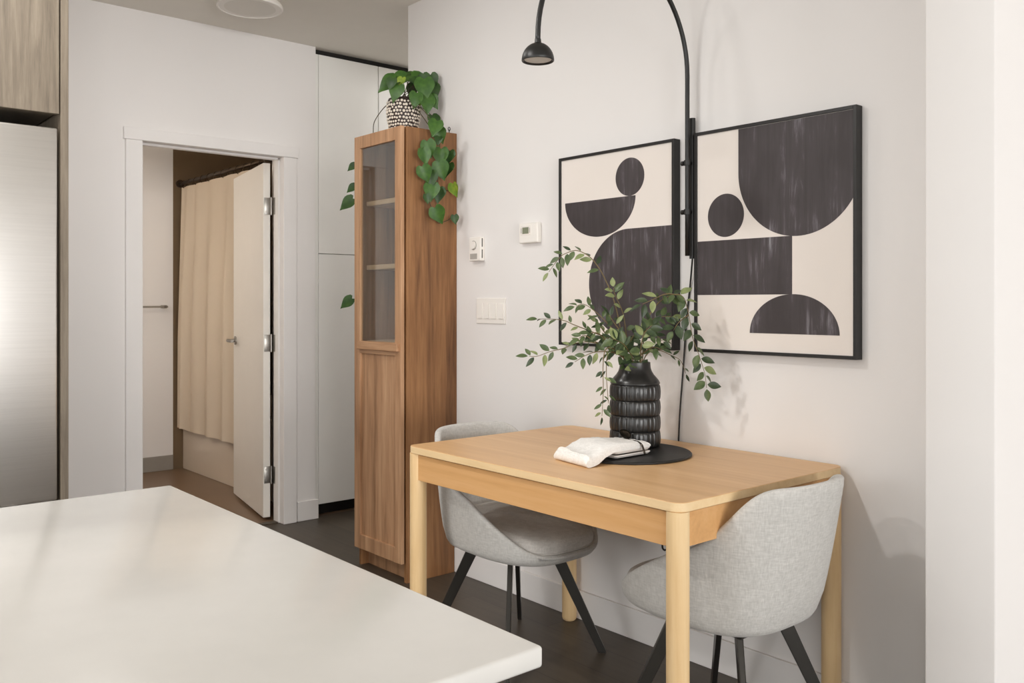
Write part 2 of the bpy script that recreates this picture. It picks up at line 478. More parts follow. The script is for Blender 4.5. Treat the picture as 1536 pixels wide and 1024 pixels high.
# ------------------------------------------------------------------ closet at the hall end
t = thing('closet_cabinet', (-4.885, 2.95, 0), 'tall white built-in cabinet with flat doors beside the bathroom doorway', 'cabinet')
CX = -4.634
obj('body', B(-5.135, CX - .022, 2.484, 3.9, .072, 2.676), M['closet'], t)
obj('toe_kick', B(-5.135, CX - .075, 2.484, 3.9, .0, .072), M['shadowgap'], t)
obj('top_reveal', B(-5.135, CX - .03, 2.484, 3.9, 2.676, CEIL - .001), M['shadowgap'], t)  # dark board painting in the shade between closet and ceiling
obj('side_filler', B(CX - .03, CX - .001, 2.483, 2.503, .0735, 2.676, .002), M['closet'], t)
for a, b_ in ((2.505, 2.9065), (2.911, 3.36), (3.365, 3.86)):
    for z0, z1 in ((.0735, 1.5215), (1.5255, 2.676)):
        obj('cabinet_door', B(CX - .02, CX, a, b_, z0, z1, .002), M['closet'], t)

# ------------------------------------------------------------------ fridge column
FX = -3.0
t = thing('refrigerator', (-3.33, .42, 0), 'tall stainless steel refrigerator under the taupe wood cabinet', 'refrigerator')
obj('body', B(-3.62, FX - .06, .10, .722, .03, 1.775, .004), M['legmetal'], t)
bm = B(FX - .055, FX, .10, .7265, .63, 1.7795, .006, 3); obj('door', bm, M['steel'], t, 30)
bm = B(FX - .055, FX, .10, .7265, .09, .622, .006, 3); obj('freezer_drawer', bm, M['steel'], t, 30)
for nm, a, b_ in (('handle', (FX + .045, .17, .75), (FX + .045, .17, 1.55)), ('handle', (FX + .045, .16, .56), (FX + .045, .66, .56))):
    bm = bmesh.new(); tube(bm, [a, b_], .011, 14)
    a, b_ = Vector(a), Vector(b_)
    for f in (.08, .92):
        p = a.lerp(b_, f); tube(bm, [p, p - Vector((.045, 0, 0))], .008, 10)
    obj(nm, bm, M['steel'], t, 40)
obj('toe_grille', B(-3.6, FX - .06, .10, .722, 0, .085), M['shadowgap'], t)
t = thing('wall_cabinet', (-3.33, .42, 1.83), 'taupe wood veneer cabinet above the steel refrigerator', 'cabinet')
obj('body', B(-3.62, FX - .022, .08, .728, 1.83, CEIL - .002), M['taupe'], t)
obj('cabinet_door', B(FX - .02, FX, .082, .7305, 1.823, CEIL - .004, .0015), M['taupe'], t)
tag(obj('end_panel', B(-3.65, FX + .001, .7345, .757, 0, CEIL - .002, .001), M['taupe'], loc=(-3.3, .745, 0)), 'tall narrow taupe wood end panel between the refrigerator and white wall', 'panel')

# ------------------------------------------------------------------ island
IT = .92
bm = B(-1.577, -.611, -1.7, .5635, IT - .0205, IT, .0035, 3)
tag(obj('countertop', bm, M['quartz'], loc=(-1.09, -.57, IT - .0205), smooth=30), 'white quartz island countertop filling the lower left foreground', 'countertop')
t = thing('island_cabinet', (-1.24, -.6, 0), 'white base cabinet carrying the quartz island countertop', 'cabinet')
obj('body', B(-1.53, -.95, -1.66, .50, .1, IT - .0205), M['closet'], t)
obj('toe_kick', B(-1.47, -.97, -1.6, .44, 0, .1), M['shadowgap'], t)
for k in range(4):
    obj('cabinet_door', B(-1.55, -1.531, -1.655 + k * .54, -1.655 + k * .54 + .533, .105, IT - .026, .002), M['closet'], t)

# ------------------------------------------------------------------ ceiling light
t = thing('ceiling_light', (-4.144, 1.867, CEIL), 'round white flush ceiling light near the bathroom doorway', 'ceiling light')
c = (-4.144, 1.867, CEIL)
obj('base', lathe(bmesh.new(), [(.14, 0), (.15, -.004), (.156, -.015), (.158, -.026), (.155, -.031), (.149, -.032), (.146, -.029)], c, 64), M['plastic'], t, 40)
obj('diffuser', lathe(bmesh.new(), [(.1455, -.024), (.1445, -.0285), (.1, -.0295), (.05, -.03), (.005, -.03)], c, 64), M['glow'], t, 40)

# ------------------------------------------------------------------ bookcase
bx0, bx1, by0 = -3.683, -3.283, 2.206
t = thing('bookcase', (-3.483, 2.34, 0), 'tall narrow walnut bookcase with a glass-topped door against the wall', 'bookcase')
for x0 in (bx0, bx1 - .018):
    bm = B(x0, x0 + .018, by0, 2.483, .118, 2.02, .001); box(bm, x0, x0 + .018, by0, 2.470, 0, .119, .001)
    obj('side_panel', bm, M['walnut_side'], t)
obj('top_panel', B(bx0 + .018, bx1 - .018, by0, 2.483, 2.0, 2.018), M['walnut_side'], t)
obj('bottom_panel', B(bx0 + .018, bx1 - .018, by0, 2.47, .085, .103), M['walnut_side'], t)
obj('kick_board', B(bx0 + .018, bx1 - .018, by0 + .04, by0 + .056, 0, .085), M['walnut'], t)
obj('back_panel', B(bx0 + .018, bx1 - .018, 2.474, 2.48, .103, 2.0), M['shelf'], t)
for z0 in (.4, .72, 1.04, 1.396, 1.697):
    obj('shelf', B(bx0 + .019, bx1 - .019, by0 + .028, 2.472, z0, z0 + .022, .001), M['shelf'], t)
d0, d1 = 2.178, 2.196
xa, xb = bx0 + .002, bx1 - .002
st = .049
dr = obj('door', (lambda bm: (box(bm, xa, xa + st, d0, d1, .088, 2.02, .0015), box(bm, xb - st, xb, d0, d1, .088, 2.02, .0015),
      box(bm, xa + st, xb - st, d0, d1, 1.962, 2.02, .0015), box(bm, xa + st, xb - st, d0, d1, .088, .155, .0015), bm)[-1])(bmesh.new()), M['walnut'], t)
bm = B(xa + st, xb - st, d0, d1, 1.005, 1.062, .0015); box(bm, xa + .045, xb - .012, d0 - .016, d0 + .001, 1.024, 1.06, .003)
obj('handle_rail', bm, M['walnut_x'], dr)
obj('lower_panel', B(xa + st - .002, xb - st + .002, d0 + .010, d0 + .015, .15, 1.01), M['walnut'], dr)
obj('glass_pane', B(xa + st - .002, xb - st + .002, d0 + .008, d0 + .012, 1.058, 1.966), M['glass'], dr)
bm = bmesh.new(); tube(bm, [(bx1 - .03, 2.462, 2.018), (bx1 - .03, 2.462, 2.04)] , .0025, 8)
tube(bm, [(bx1 - .03, 2.462 + .006 * math.cos(a), 2.044 + .008 * math.sin(a)) for a in [2 * PI * q / 12 for q in range(13)]], .002, 6, cap=False)
obj('wall_hook', bm, M['black'], t, True)

# ------------------------------------------------------------------ table
x0, x1, y0, y1, HT = -2.527, -1.359, 1.698, 2.4705, .756
t = thing('dining_table', ((x0 + x1) / 2, (y0 + y1) / 2, 0), 'light birch dining table with round legs against the white wall', 'table')
r = .0285
bm = bmesh.new()
R_ = .034
loft(bm, [rr(x0 + .002, x1 - .002, y0 + .002, y1 - .002, HT - .024, R_ - .002, 10), rr(x0, x1, y0, y1, HT - .022, R_, 10), rr(x0, x1, y0, y1, HT - .0015, R_, 10)], True, False, 1)
loft(bm, [rr(x0, x1, y0, y1, HT - .0015, R_, 10), rr(x0 + .0015, x1 - .0015, y0 + .0015, y1 - .0015, HT, R_ - .0015, 10)], False, True, 0)
bmesh.ops.remove_doubles(bm, verts=bm.verts, dist=.0001)
obj('tabletop', bm, [M['birch_top'], M['birch_edge']], t, 30)
for lx in (x0 + r, x1 - r):
    for ly in (y0 + r, y1 - r):
        bm = lathe(bmesh.new(), [(r - .006, 0), (r - .002, .004), (r, .012), (r, HT - .0245)], (lx, ly, 0), 40)
        obj('leg', bm, M['birch_leg'], t, 40)
az0, az1 = .643, HT - .028
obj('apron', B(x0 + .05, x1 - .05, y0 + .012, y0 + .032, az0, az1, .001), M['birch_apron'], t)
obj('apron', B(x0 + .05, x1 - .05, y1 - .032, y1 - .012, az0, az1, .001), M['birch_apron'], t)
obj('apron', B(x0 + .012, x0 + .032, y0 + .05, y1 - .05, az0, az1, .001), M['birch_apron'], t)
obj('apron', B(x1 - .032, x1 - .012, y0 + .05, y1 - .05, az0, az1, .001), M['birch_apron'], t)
bm = bmesh.new(); cxl, cyl = x1 - .085, y0 + .05
tube(bm, [(cxl, cyl + .012 * math.cos(a), .632 + .013 * math.sin(a)) for a in [2 * PI * q / 14 for q in range(15)]], .0025, 6, cap=False)
box(bm, cxl - .01, cxl + .01, cyl - .018, cyl + .018, .642, .66, .002)
l = obj('latch', bm, M['black'], t, True); l['label'] = 'black extension latch'

# ------------------------------------------------------------------ chairs
def sup(phi, a, b, n):
    c, s = math.cos(phi), math.sin(phi)
    return a * math.copysign(abs(c) ** (2 / n), c), b * math.copysign(abs(s) ** (2 / n), s)
ZT = [(-.34, .790), (-.245, .783), (-.208, .760), (-.165, .708), (-.12, .656), (-.07, .618), (.0, .588), (.055, .562), (.135, .517), (.20, .478), (.235, .452), (.265, .428), (.3, .414), (.33, .411)]
def make_chair(label):
    t = thing('dining_chair', (0, 0, 0), label, 'chair', 'grey dining chairs at the birch table')
    seg = 96
    A, Bb = .268, .246
    def outer(phi, z):
        k = max(0, min(1, (z - .40) / .385))
        n = 2.75 - .2 * k
        x, y = sup(phi, A, Bb, n)
        y *= 1 - .012 * k - .08 * (1 - k) ** 3
        if x < 0: x *= .80 + .33 * k ** .85
        else: x *= 1.16
        return x, y
    zts = []
    for k in range(seg):
        phi = 2 * PI * k / seg
        zz = .434
        for _ in range(6):
            x, y = outer(phi, zz); zz = .5 * zz + .5 * interp(ZT, x)
        zts.append(zz)
    for _ in range(3): zts = [(zts[k - 1] + 2 * zts[k] + zts[(k + 1) % seg]) / 4 for k in range(seg)]
    bm = bmesh.new(); loops = []
    for rr_, zz in ((.05, .372), (.5, .372), (.74, .374), (.87, .380), (.95, .391), (.988, .405)):
        lp = []
        for k in range(seg):
            x, y = outer(2 * PI * k / seg, .40)
            lp.append((x * rr_, y * rr_, zz - .006 * (x > 0) * (x / A)))
        loops.append(lp)
    for f in (.12, .25, .4, .55, .7, .85, .96):
        lp = []
        for k in range(seg):
            zt = zts[k] - .012; zz = .412 + (zt - .412) * f
            x, y = outer(2 * PI * k / seg, zz); lp.append((x, y, zz))
        loops.append(lp)
    # rolled rim then the inner face
    for off, dz in ((.001, -.006), (.006, -.001), (.013, 0), (.020, -.002), (.025, -.008), (.027, -.02)):
        lp = []
        for k in range(seg):
            x, y = outer(2 * PI * k / seg, zts[k] - .01); d = Vector((x, y, 0)).normalized() * off
            lp.append((x - d.x, y - d.y, zts[k] + dz))
        loops.append(lp)
    for f in (.8, .6, .4, .2, .0):
        lp = []
        for k in range(seg):
            zb_ = min(.45, zts[k] - .03); zz = zb_ + (zts[k] - .022 - zb_) * f
            x, y = outer(2 * PI * k / seg, zz); d = Vector((x, y, 0)).normalized() * (.027 + .014 * (1 - f) * (x < .1))
            lp.append((x - d.x, y - d.y, zz))
        loops.append(lp)
    loops.append([(x * .55, y * .55, min(z, .43)) for x, y, z in loops[-1]])
    loft(bm, loops, True, True)
    obj('shell', bm, M['fabric'], t, True)
    # seat pad
    bm = bmesh.new(); loops = []
    def pad(s, z, crown=0):
        lp = []
        for k in range(seg):
            x, y = sup(2 * PI * k / seg, .228, .205, 2.9); x *= 1 if x > 0 else .88
            # front edge reaches the rim and rolls over
            lp.append((x * s + .07 * (x > 0) * (x / .23), y * s, z + crown + .018 * max(0, -x) / .23 - .014 * max(0, x / .23) ** 2))
        return lp
    for s, z in ((.6, .41), (.95, .414), (.985, .422), (1.0, .433), (1.005, .444), (.995, .456), (.97, .466), (.92, .474), (.82, .481), (.62, .485), (.35, .486), (.08, .486)):
        loops.append(pad(s, z))
    loft(bm, loops, True, True)
    sp = obj('seat_pad', bm, M['seatfabric'], t, True)
    bm = bmesh.new(); lp = pad(1.0, .431); tube(bm, lp + [lp[0]], .0032, 6, cap=False)
    obj('piping', bm, M['seatfabric'], sp, True)
    # plate under seat
    obj('mounting_plate', B(-.13, .13, -.13, .13, .362, .373, .003), M['legmetal'], t)
    for sx, sy in ((1, 1), (1, -1), (-1, 1), (-1, -1)):
        bm = bmesh.new()
        rad = Vector((sx, sy, 0)).normalized(); tan = Vector((-rad.y, rad.x, 0))
        loops = []
        for p, w, th_ in ((Vector((.222 * sx, .222 * sy, .004)), .015, .0075), (Vector((.1 * sx, .1 * sy, .368)), .023, .0085)):
            loops.append([tuple(p + rad * (w * a) + tan * (th_ * b_)) for a, b_ in ((1, .7), (.9, 1), (-.9, 1), (-1, .7), (-1, -.7), (-.9, -1), (.9, -1), (1, -.7))])
        loft(bm, loops, True, True)
        lg = obj('leg', bm, M['legmetal'], t)
        bm = bmesh.new(); p = Vector((.222 * sx, .222 * sy, 0)); loft(bm, [[tuple(p + rad * (.012 * a) + tan * (.006 * b_) + Vector((0, 0, z))) for a, b_ in ((1, 1), (-1, 1), (-1, -1), (1, -1))] for z in (0, .005)], True, True)
        obj('foot_pad', bm, M['black'], lg)
    return t
ch = make_chair('light grey bucket chair at the table end nearest the bookcase')
ch2 = copy_tree(ch)
ch2['label'] = 'light grey bucket chair at the table end nearest the white column'
ch.location = (-2.41, 2.078, 0)
ch2.location = (-1.497, 2.09, 0); ch2.rotation_euler = (0, 0, PI)

# ------------------------------------------------------------------ pictures
PY = 2.449
def disc(cx, cz, rx, rz=None, a0=0, a1=2 * PI, n=48):
    rz = rz or rx
    return [(cx + rx * math.cos(a0 + (a1 - a0) * k / n), cz + rz * math.sin(a0 + (a1 - a0) * k / n)) for k in range(n + (0 if a1 - a0 >= 2 * PI - 1e-6 else 1))]
def picture(label, X0, X1, Z0, Z1, shapes):
    t = thing('framed_picture', ((X0 + X1) / 2, AW, (Z0 + Z1) / 2), label, 'picture', 'framed abstract pictures')
    bm = bmesh.new(); w = .011
    for a in ((X0, X0 + w, Z0, Z1), (X1 - w, X1, Z0, Z1), (X0 + w, X1 - w, Z0, Z0 + w), (X0 + w, X1 - w, Z1 - w, Z1)):
        box(bm, a[0], a[1], PY, AW - .001, a[2], a[3], .001)
    obj('frame', bm, M['blackframe'], t)
    bm = B(X0 + w - .001, X1 - w + .001, PY + .006, AW - .004, Z0 + w - .001, Z1 - w + .001)
    for s in shapes:
        extrude_poly(bm, [(x, PY + .0062, z) for x, z in s], (0, -.0009, 0), 1)
    obj('canvas', bm, [M['canvas'], M['ink']], t)
    return t
big = disc(-2.203, 1.312, .2, .2, PI / 2, 1.5 * PI) + [(-1.997, 1.112), (-1.997, 1.512)]
picture('black-framed abstract picture with a bowl shape, left of the lamp', -2.567, -1.985, 1.073, 1.813,
        [disc(-2.195, 1.702, .07), disc(-2.351, 1.632, .184, .141, PI, 2 * PI), big])
def U():
    pts = [(-1.723, 1.806), (-1.723, 1.661)]
    cx, cz, rad = -1.508, 1.661, .215
    a = PI
    amax = 2 * PI - math.acos((-1.3235 - cx) / rad)
    pts += [(cx + rad * math.cos(PI + (amax - PI) * k / 40), cz + rad * math.sin(PI + (amax - PI) * k / 40)) for k in range(41)]
    pts += [(-1.3235, 1.806)]
    return pts
picture('black-framed abstract picture with a large arch on top, right of the lamp', -1.899, -1.312, 1.073, 1.818,
        [U(), disc(-1.773, 1.529, .0715), [(-1.887, 1.266), (-1.526, 1.266), (-1.526, 1.4475), (-1.887, 1.4475)], disc(-1.5235, 1.1425, .156, .124, 0, PI)])

# ------------------------------------------------------------------ arc wall lamp
LX = -1.915
t = thing('wall_lamp', (LX, AW, 1.63), 'black arc wall lamp between the two pictures with a dome shade', 'lamp')
bm = bmesh.new(); tube(bm, [(LX, 2.462, 1.391), (LX, 2.462, 1.873)], .0105, 20)
for zz in (1.45, 1.81): box(bm, LX - .008, LX + .008, 2.465, AW, zz - .012, zz + .012, .002)
obj('mounting_tube', bm, M['black'], t, 40)
ay = 2.434; ra = .345; z_a = 2.015
pts = [(LX, ay, 1.40), (LX, ay, 1.6), (LX, ay, 1.8), (LX, ay, z_a)]
for k in range(1, 40):
    a = PI * k / 40; pts.append((LX, ay - ra + ra * math.cos(a), z_a + ra * math.sin(a)))
pts += [(LX, ay - 2 * ra, z_a), (LX, ay - 2 * ra, 2.0)]
bm = bmesh.new(); tube(bm, pts, .0078, 16)
obj('arm', bm, M['black'], t, True)
for zz in (1.717, 1.55):
    bm = bmesh.new(); tube(bm, [(LX, ay, zz - .009), (LX, ay, zz + .009)], .0115, 16)
    box(bm, LX - .006, LX + .006, ay, 2.458, zz - .005, zz + .005, .001)
    tube(bm, [(LX - .008, ay, zz), (LX - .021, ay, zz)], .0055, 12); tube(bm, [(LX - .014, ay, zz), (LX - .024, ay, zz)], .008, 12)
    obj('clamp', bm, M['black'], t, 40)
hx, hy, hz = LX, ay - 2 * ra, 1.942
prof = [(.046, 0)] + [(.0475 * math.cos(a), .002 + .052 * math.sin(a)) for a in [PI / 2 * k / 14 for k in range(14)]] + [(.010, .0535), (.009, .065)]
sh = obj('lamp_shade', lathe(bmesh.new(), [(.041, .008), (.0405, .003)] + prof, (hx, hy, hz), 48, cap0=True), M['black'], t, 50)
obj('diffuser', lathe(bmesh.new(), [(.0395, .009), (.0395, .0045), (.02, .003), (.003, .0028)], (hx, hy, hz), 40), M['glow'], sh, 40)
bm = bmesh.new()
tube(bm, spline([(LX, 2.462, 1.395), (LX - .008, 2.468, 1.36), (LX - .025, 2.478, 1.28), (-1.955, 2.4785, 1.18), (-1.962, 2.4785, 1.08), (-1.970, 2.4785, .99), (-1.982, 2.4785, .86), (-1.988, 2.4785, .76), (-1.99, 2.4775, .70)], 6), .003, 8)
obj('cord', bm, M['black'], t, True)

# ------------------------------------------------------------------ wall devices
t = thing('fan_timer', (-3.118, AW, 1.478), 'small white dial timer box on the wall beside the bookcase', 'wall control')
obj('housing', B(-3.159, -3.077, AW - .026, AW, 1.426, 1.532, .004, 3), M['plastic'], t)
bm = bmesh.new(); tube(bm, [(-3.125, AW - .034, 1.496), (-3.125, AW - .0255, 1.496)], .017, 28); obj('dial', bm, M['plastic'], t, 40)
bm = bmesh.new(); tube(bm, [(-3.125 + .0195 * math.cos(a), AW - .0265, 1.496 + .0195 * math.sin(a)) for a in [2 * PI * q / 24 for q in range(25)]], .0018, 6, cap=False); obj('dial_ring', bm, M['greyplastic'], t, True)
bm = B(-3.15, -3.1, AW - .0268, AW - .0255, 1.434, 1.459, .0004)
for k in range(3): box(bm, -3.147, -3.103, AW - .0272, AW - .0262, 1.439 + k * .006, 1.4415 + k * .006)
obj('label_plate', bm, M['greyplastic'], t)
bm = B(-3.0775, -3.0765, AW - .018, AW - .013, 1.438, 1.476); box(bm, -3.0775, -3.0765, AW - .018, AW - .013, 1.488, 1.526); obj('side_slot', bm, M['slot'], t)
t = thing('thermostat', (-2.762, AW, 1.53), 'white thermostat with a small grey screen left of the bowl picture', 'thermostat')
obj('housing', B(-2.822, -2.703, AW - .024, AW, 1.488, 1.572, .006, 3), M['plastic'], t)
bm = B(-2.808, -2.745, AW - .0252, AW - .0235, 1.521, 1.56, .001); obj('screen_bezel', bm, M['ceramic'], t)
obj('screen', B(-2.796, -2.757, AW - .0262, AW - .025, 1.527, 1.554, .0005), M['lcd'], t)
for sx in (-2.803, -2.7505): obj('button', B(sx - .002, sx + .002, AW - .0262, AW - .025, 1.53, 1.551), M['greyplastic'], t)
t = thing('switch_plate', (-3.03, AW, 1.204), 'wide white light switch plate below the dial timer', 'light switch')
bm = B(-3.131, -2.931, AW - .006, AW, 1.148, 1.26, .002, 2); obj('cover', bm, M['plastic'], t)
for k in range(4):
    xx = -3.131 + .028 + k * .048
    bm = bmesh.new()
    extrude_poly(bm, [(xx - .016, AW - .005, 1.171), (xx - .016, AW - .005, 1.237), (xx - .016, AW - .0085, 1.237), (xx - .016, AW - .011, 1.171)], (.033, 0, 0))
    obj('rocker', bm, M['plastic'], t)

# ------------------------------------------------------------------ objects on the table
mc = Vector((-1.925, 2.14, HT))
obj_mat = obj('placemat', lathe(bmesh.new(), [(.199, 0), (.205, .002), (.205, .006), (.202, .009), (.19, .009), (.188, .0075), (.01, .0075)], mc, 72), M['mat'], loc=tuple(mc), smooth=40)
tag(obj_mat, 'round black board under the black vase on the table', 'board')
ZM = HT + .009
# vase
VC = Vector((-1.985, 2.246, HT + .0078))
VT = 1.0425 - VC.z
t = thing('vase', tuple(VC), 'black ribbed ceramic vase on the round black board', 'vase')
bm = bmesh.new(); seg = 192; loops = []
rows = 4; zb, zt_ = .003, .205
def vr(phi, zz):
    f = (zz - zb) / (zt_ - zb) * rows; i = min(rows - 1, int(f)); q = f - i
    bul = math.sin(PI * min(1, max(0, q))) ** .3
    fac = abs(math.sin(phi * 13 + (i % 2) * 0))
    return .0785 + .0028 * bul + .0036 * bul * min(1, fac * 1.6) ** .7
loops.append([(VC.x + .074 * math.cos(2 * PI * k / seg), VC.y + .074 * math.sin(2 * PI * k / seg), VC.z) for k in range(seg)])
for i in range(rows):
    for q in (.0, .04, .1, .22, .5, .78, .9, .96):
        zz = zb + (zt_ - zb) * (i + q) / rows
        loops.append([(VC.x + vr(2 * PI * k / seg, zz) * math.cos(2 * PI * k / seg), VC.y + vr(2 * PI * k / seg, zz) * math.sin(2 * PI * k / seg), VC.z + zz) for k in range(seg)])
for rad, zz in ((.079, .2055), (.0825, .208), (.082, .212), (.0785, .219), (.071, .228), (.062, .238), (.0555, .249), (.052, .26), (.0508, VT - .003), (.0505, VT - .0005), (.0485, VT), (.047, VT - .002), (.0465, .25), (.06, .2), (.065, .05), (.03, .03)):
    loops.append([(VC.x + rad * math.cos(2 * PI * k / seg), VC.y + rad * math.sin(2 * PI * k / seg), VC.z + zz) for k in range(seg)])
loft(bm, loops, True, True)
obj('body', bm, M['vase'], t, 60)

# stacked square plates
pl = thing('plate', (-1.92, 2.07, ZM), 'lower white square plate of the stack in front of the vase', 'plate', 'stacked square plates')
def plate_bm(z):
    X0, X1, Y0, Y1 = -2.0, -1.836, 1.99, 2.154
    bm = bmesh.new()
    loft(bm, [rr(X0 + .02, X1 - .02, Y0 + .02, Y1 - .02, z, .012), rr(X0 + .004, X1 - .004, Y0 + .004, Y1 - .004, z + .003, .01), rr(X0, X1, Y0, Y1, z + .009, .008), rr(X0 + .001, X1 - .001, Y0 + .001, Y1 - .001, z + .0115, .008),
              rr(X0 + .004, X1 - .004, Y0 + .004, Y1 - .004, z + .0115, .008), rr(X0 + .016, X1 - .016, Y0 + .016, Y1 - .016, z + .0065, .008)], True, True)
    return bm
obj('dish', plate_bm(ZM), M['ceramic'], pl, 40)
p2 = copy_tree(pl); p2.location = (-1.923, 2.072, ZM + .0118); p2.rotation_euler = (0, 0, math.radians(1.5))
p2['label'] = 'upper white square plate of the stack, just under the napkin'

# napkin: folded cloth lying over the plates and falling to the table
bm = bmesh.new()
ZP = ZM + .0118 + .0116
def clothz(yy): return interp([(1.88, HT + .0), (1.905, HT + .001), (1.93, HT + .006), (1.955, ZM + .012), (1.99, ZP - .001), (2.01, ZP), (2.2, ZP)], yy)
prof = []
for k in range(30):      # under side from back to front
    yy = 2.148 - (2.148 - 1.893) * k / 29; prof.append((yy, clothz(yy) + .0006, 0))
for k in range(7):       # front fold
    a = PI * k / 6; prof.append((1.893 - .013 * math.sin(a), clothz(1.893) + .0172 - .0166 * math.cos(a), 1))
for k in range(30):
    yy = 1.893 + (2.148 - 1.893) * k / 29; thk = .034 - .019 * (k / 29) ** .6 + .006 * math.exp(-((yy - 1.99) / .05) ** 2); prof.append((yy, clothz(yy) + thk, 2))
for k in range(5):
    a = PI * k / 4; prof.append((2.148 + .006 * math.sin(a), clothz(2.148) + .007 + .0065 * math.cos(a), 1))
loops = []
nw = 26
for i in range(nw + 1):
    u = i / nw; lp = []
    for yy, zz, side in prof:
        f = max(0, min(1, (2.05 - yy) / .16))
        xa_ = -1.992 - .004 * f; xb_ = -1.838 + .012 * f
        xx = xa_ + (xb_ - xa_) * u
        edge = min(u, 1 - u)
        rnd = 1 - .35 * math.exp(-edge * 30)
        base = clothz(yy); zz2 = base + (zz - base) * rnd
        if side == 2:
            zz2 += .0035 * math.sin(u * 7 + yy * 40) * (.4 + f) + .006 * math.sin(u * PI) * f + .003 * noise.noise(Vector((xx * 40, yy * 40, 0)))
        yy2 = yy - .03 * (u - .1) * f
        lp.append((xx, yy2, zz2))
    loops.append(lp)
loft(bm, loops, True, True)
tag(obj('napkin', bm, M['linen'], loc=(-1.91, 2.03, ZM), smooth=50), 'folded white linen napkin draped over the square plates onto the table', 'napkin')

# spoon: bowl leaning on the back of the napkin, handle lying forward over the plate edge
zsp = ZP + .016
t = thing('spoon', (-1.9, 2.1, zsp), 'small dark metal spoon lying across the white napkin', 'spoon')
bm = bmesh.new()
bc = Vector((-1.934, 2.142, zsp + .013)); sd = Vector((.80, -.40, -.46)).normalized(); sn = Vector((.45, .89, 0)); sn = (sn - sd * sn.dot(sd)).normalized(); su = sd.cross(sn).normalized()
if su.z < 0: su = -su
def bowl_loop(f, h): return [tuple(bc + sd * (.026 * f * math.cos(a)) + sn * (.0185 * f * math.sin(a)) + su * h) for a in [2 * PI * k / 32 for k in range(32)]]
loft(bm, [bowl_loop(f, h) for f, h in ((.06, -.009), (.5, -.0075), (.82, -.004), (1.0, .0), (.98, .0012), (.8, -.0025), (.5, -.006), (.06, -.0075))], True, True)
obj('bowl', bm, M['spoon'], t, True)
bm = bmesh.new()
hpth = spline([bc + sd * .0245, bc + sd * .034 + Vector((0, 0, .002)), Vector((-1.882, 2.118, zsp + .001)), Vector((-1.85, 2.108, zsp + .001)), Vector((-1.832, 2.104, zsp - .005)), Vector((-1.822, 2.102, zsp - .02)), Vector((-1.817, 2.101, zsp - .031))], 6)
tube(bm, hpth, [.0022 + .0012 * (k / (len(hpth) - 1)) for k in range(len(hpth))], 10)
obj('handle', bm, M['spoon'], t, True)

# ------------------------------------------------------------------ leaves
def leaf(bm, p, d, n, L, W, mi=0, droop=.15, heart=False, fold=.25):
    d = Vector(d).normalized(); n = Vector(n); n = (n - d * n.dot(d))
    n = n.normalized() if n.length > 1e-4 else d.orthogonal().normalized()
    s = d.cross(n)
    R = 7; rows_ = []
    for i in range(R + 1):
        t_ = i / R
        if heart: w = (.70, .96, 1.0, .9, .70, .46, .21, .01)[i]
        else: w = math.sin(PI * t_ ** .85) ** .9 if 0 < t_ < 1 else .03
        w = max(w, .02) * W / 2
        c_ = p + d * (L * t_) - n * (droop * L * t_ * t_)
        back = d * (-.075 * L if heart and i == 0 else 0)
        up = n * (w * fold)
        rows_.append([bm.verts.new(c_ - s * w + up + back), bm.verts.new(c_ - s * (w * .5) + up * .35 + back * 1.75), bm.verts.new(c_), bm.verts.new(c_ + s * (w * .5) + up * .35 + back * 1.75), bm.verts.new(c_ + s * w + up + back)])
    for i in range(R):
        for k in range(4):
            f = bm.faces.new((rows_[i][k], rows_[i][k + 1], rows_[i + 1][k + 1], rows_[i + 1][k])); f.material_index = mi

# ------------------------------------------------------------------ branches in the vase
Rv = Vector((.6516, .7586, 0)); Fv = Vector((-.7586, .6516, 0)); VM = Vector((VC.x, VC.y, 1.0425))
Kpx = .0022246
def vp(du, dv, fwd):
    """offset in the vase's own frame: across, up, and toward the room (all turned into metres)"""
    k = Kpx * (2.969 - fwd) / 2.969
    return VM + Rv * (du * k) + Vector((0, 0, dv * k)) - Fv * fwd
def branch(label, path, leaf_from, n_leaf, Lr, Wr, mats=(0, 1, 2), wts=(5, 4, 2), seed=1, r0=.0024, twigs=()):
    rnd = random.Random(seed)
    base = vp(*path[0]); t = thing('leafy_branch', tuple(base), label, 'branch', 'leafy branches in the black vase')
    sb = bmesh.new(); fb = bmesh.new()
    paths = [(path, n_leaf, leaf_from)] + [(tw, nl, .12) for tw, nl in twigs]
    for pa, nl, lf in paths:
        pts = spline([vp(*q) for q in pa], 8)
        m = len(pts)
        tube(sb, pts, [r0 * (1 - .65 * k / (m - 1)) for k in range(m)], 6)
        fr = frames(pts)
        for k in range(nl):
            f = lf + (1 - lf) * (k + .5 * rnd.random()) / max(1, nl - 1) if nl > 1 else .9
            f = min(1, f); i = min(m - 1, int(f * (m - 1)))
            tn = fr[i][0]
            view = (-Fv * .75 + Vector((0, 0, .55)) + Vector((rnd.uniform(-.5, .5), rnd.uniform(-.5, .5), rnd.uniform(-.3, .3)))).normalized()
            side = tn.cross(view).normalized() * (1 if k % 2 else -1)
            if k == nl - 1: d = tn
            else: d = (tn * rnd.uniform(.35, .8) + side * rnd.uniform(.6, 1.0) + Vector((0, 0, rnd.uniform(-.35, .2)))).normalized()
            L = rnd.uniform(*Lr) * .9; W = L * rnd.uniform(*Wr)
            leaf(fb, pts[i] + d * .004, d, view, L, W, rnd.choices(mats, wts)[0], rnd.uniform(.05, .25))
    obj('stem', sb, M['stem'], t, True)
    obj('leaves', fb, [M['leaf_a'], M['leaf_b'], M['leaf_c']], t, True)
    return t
Wd = (.38, .5)
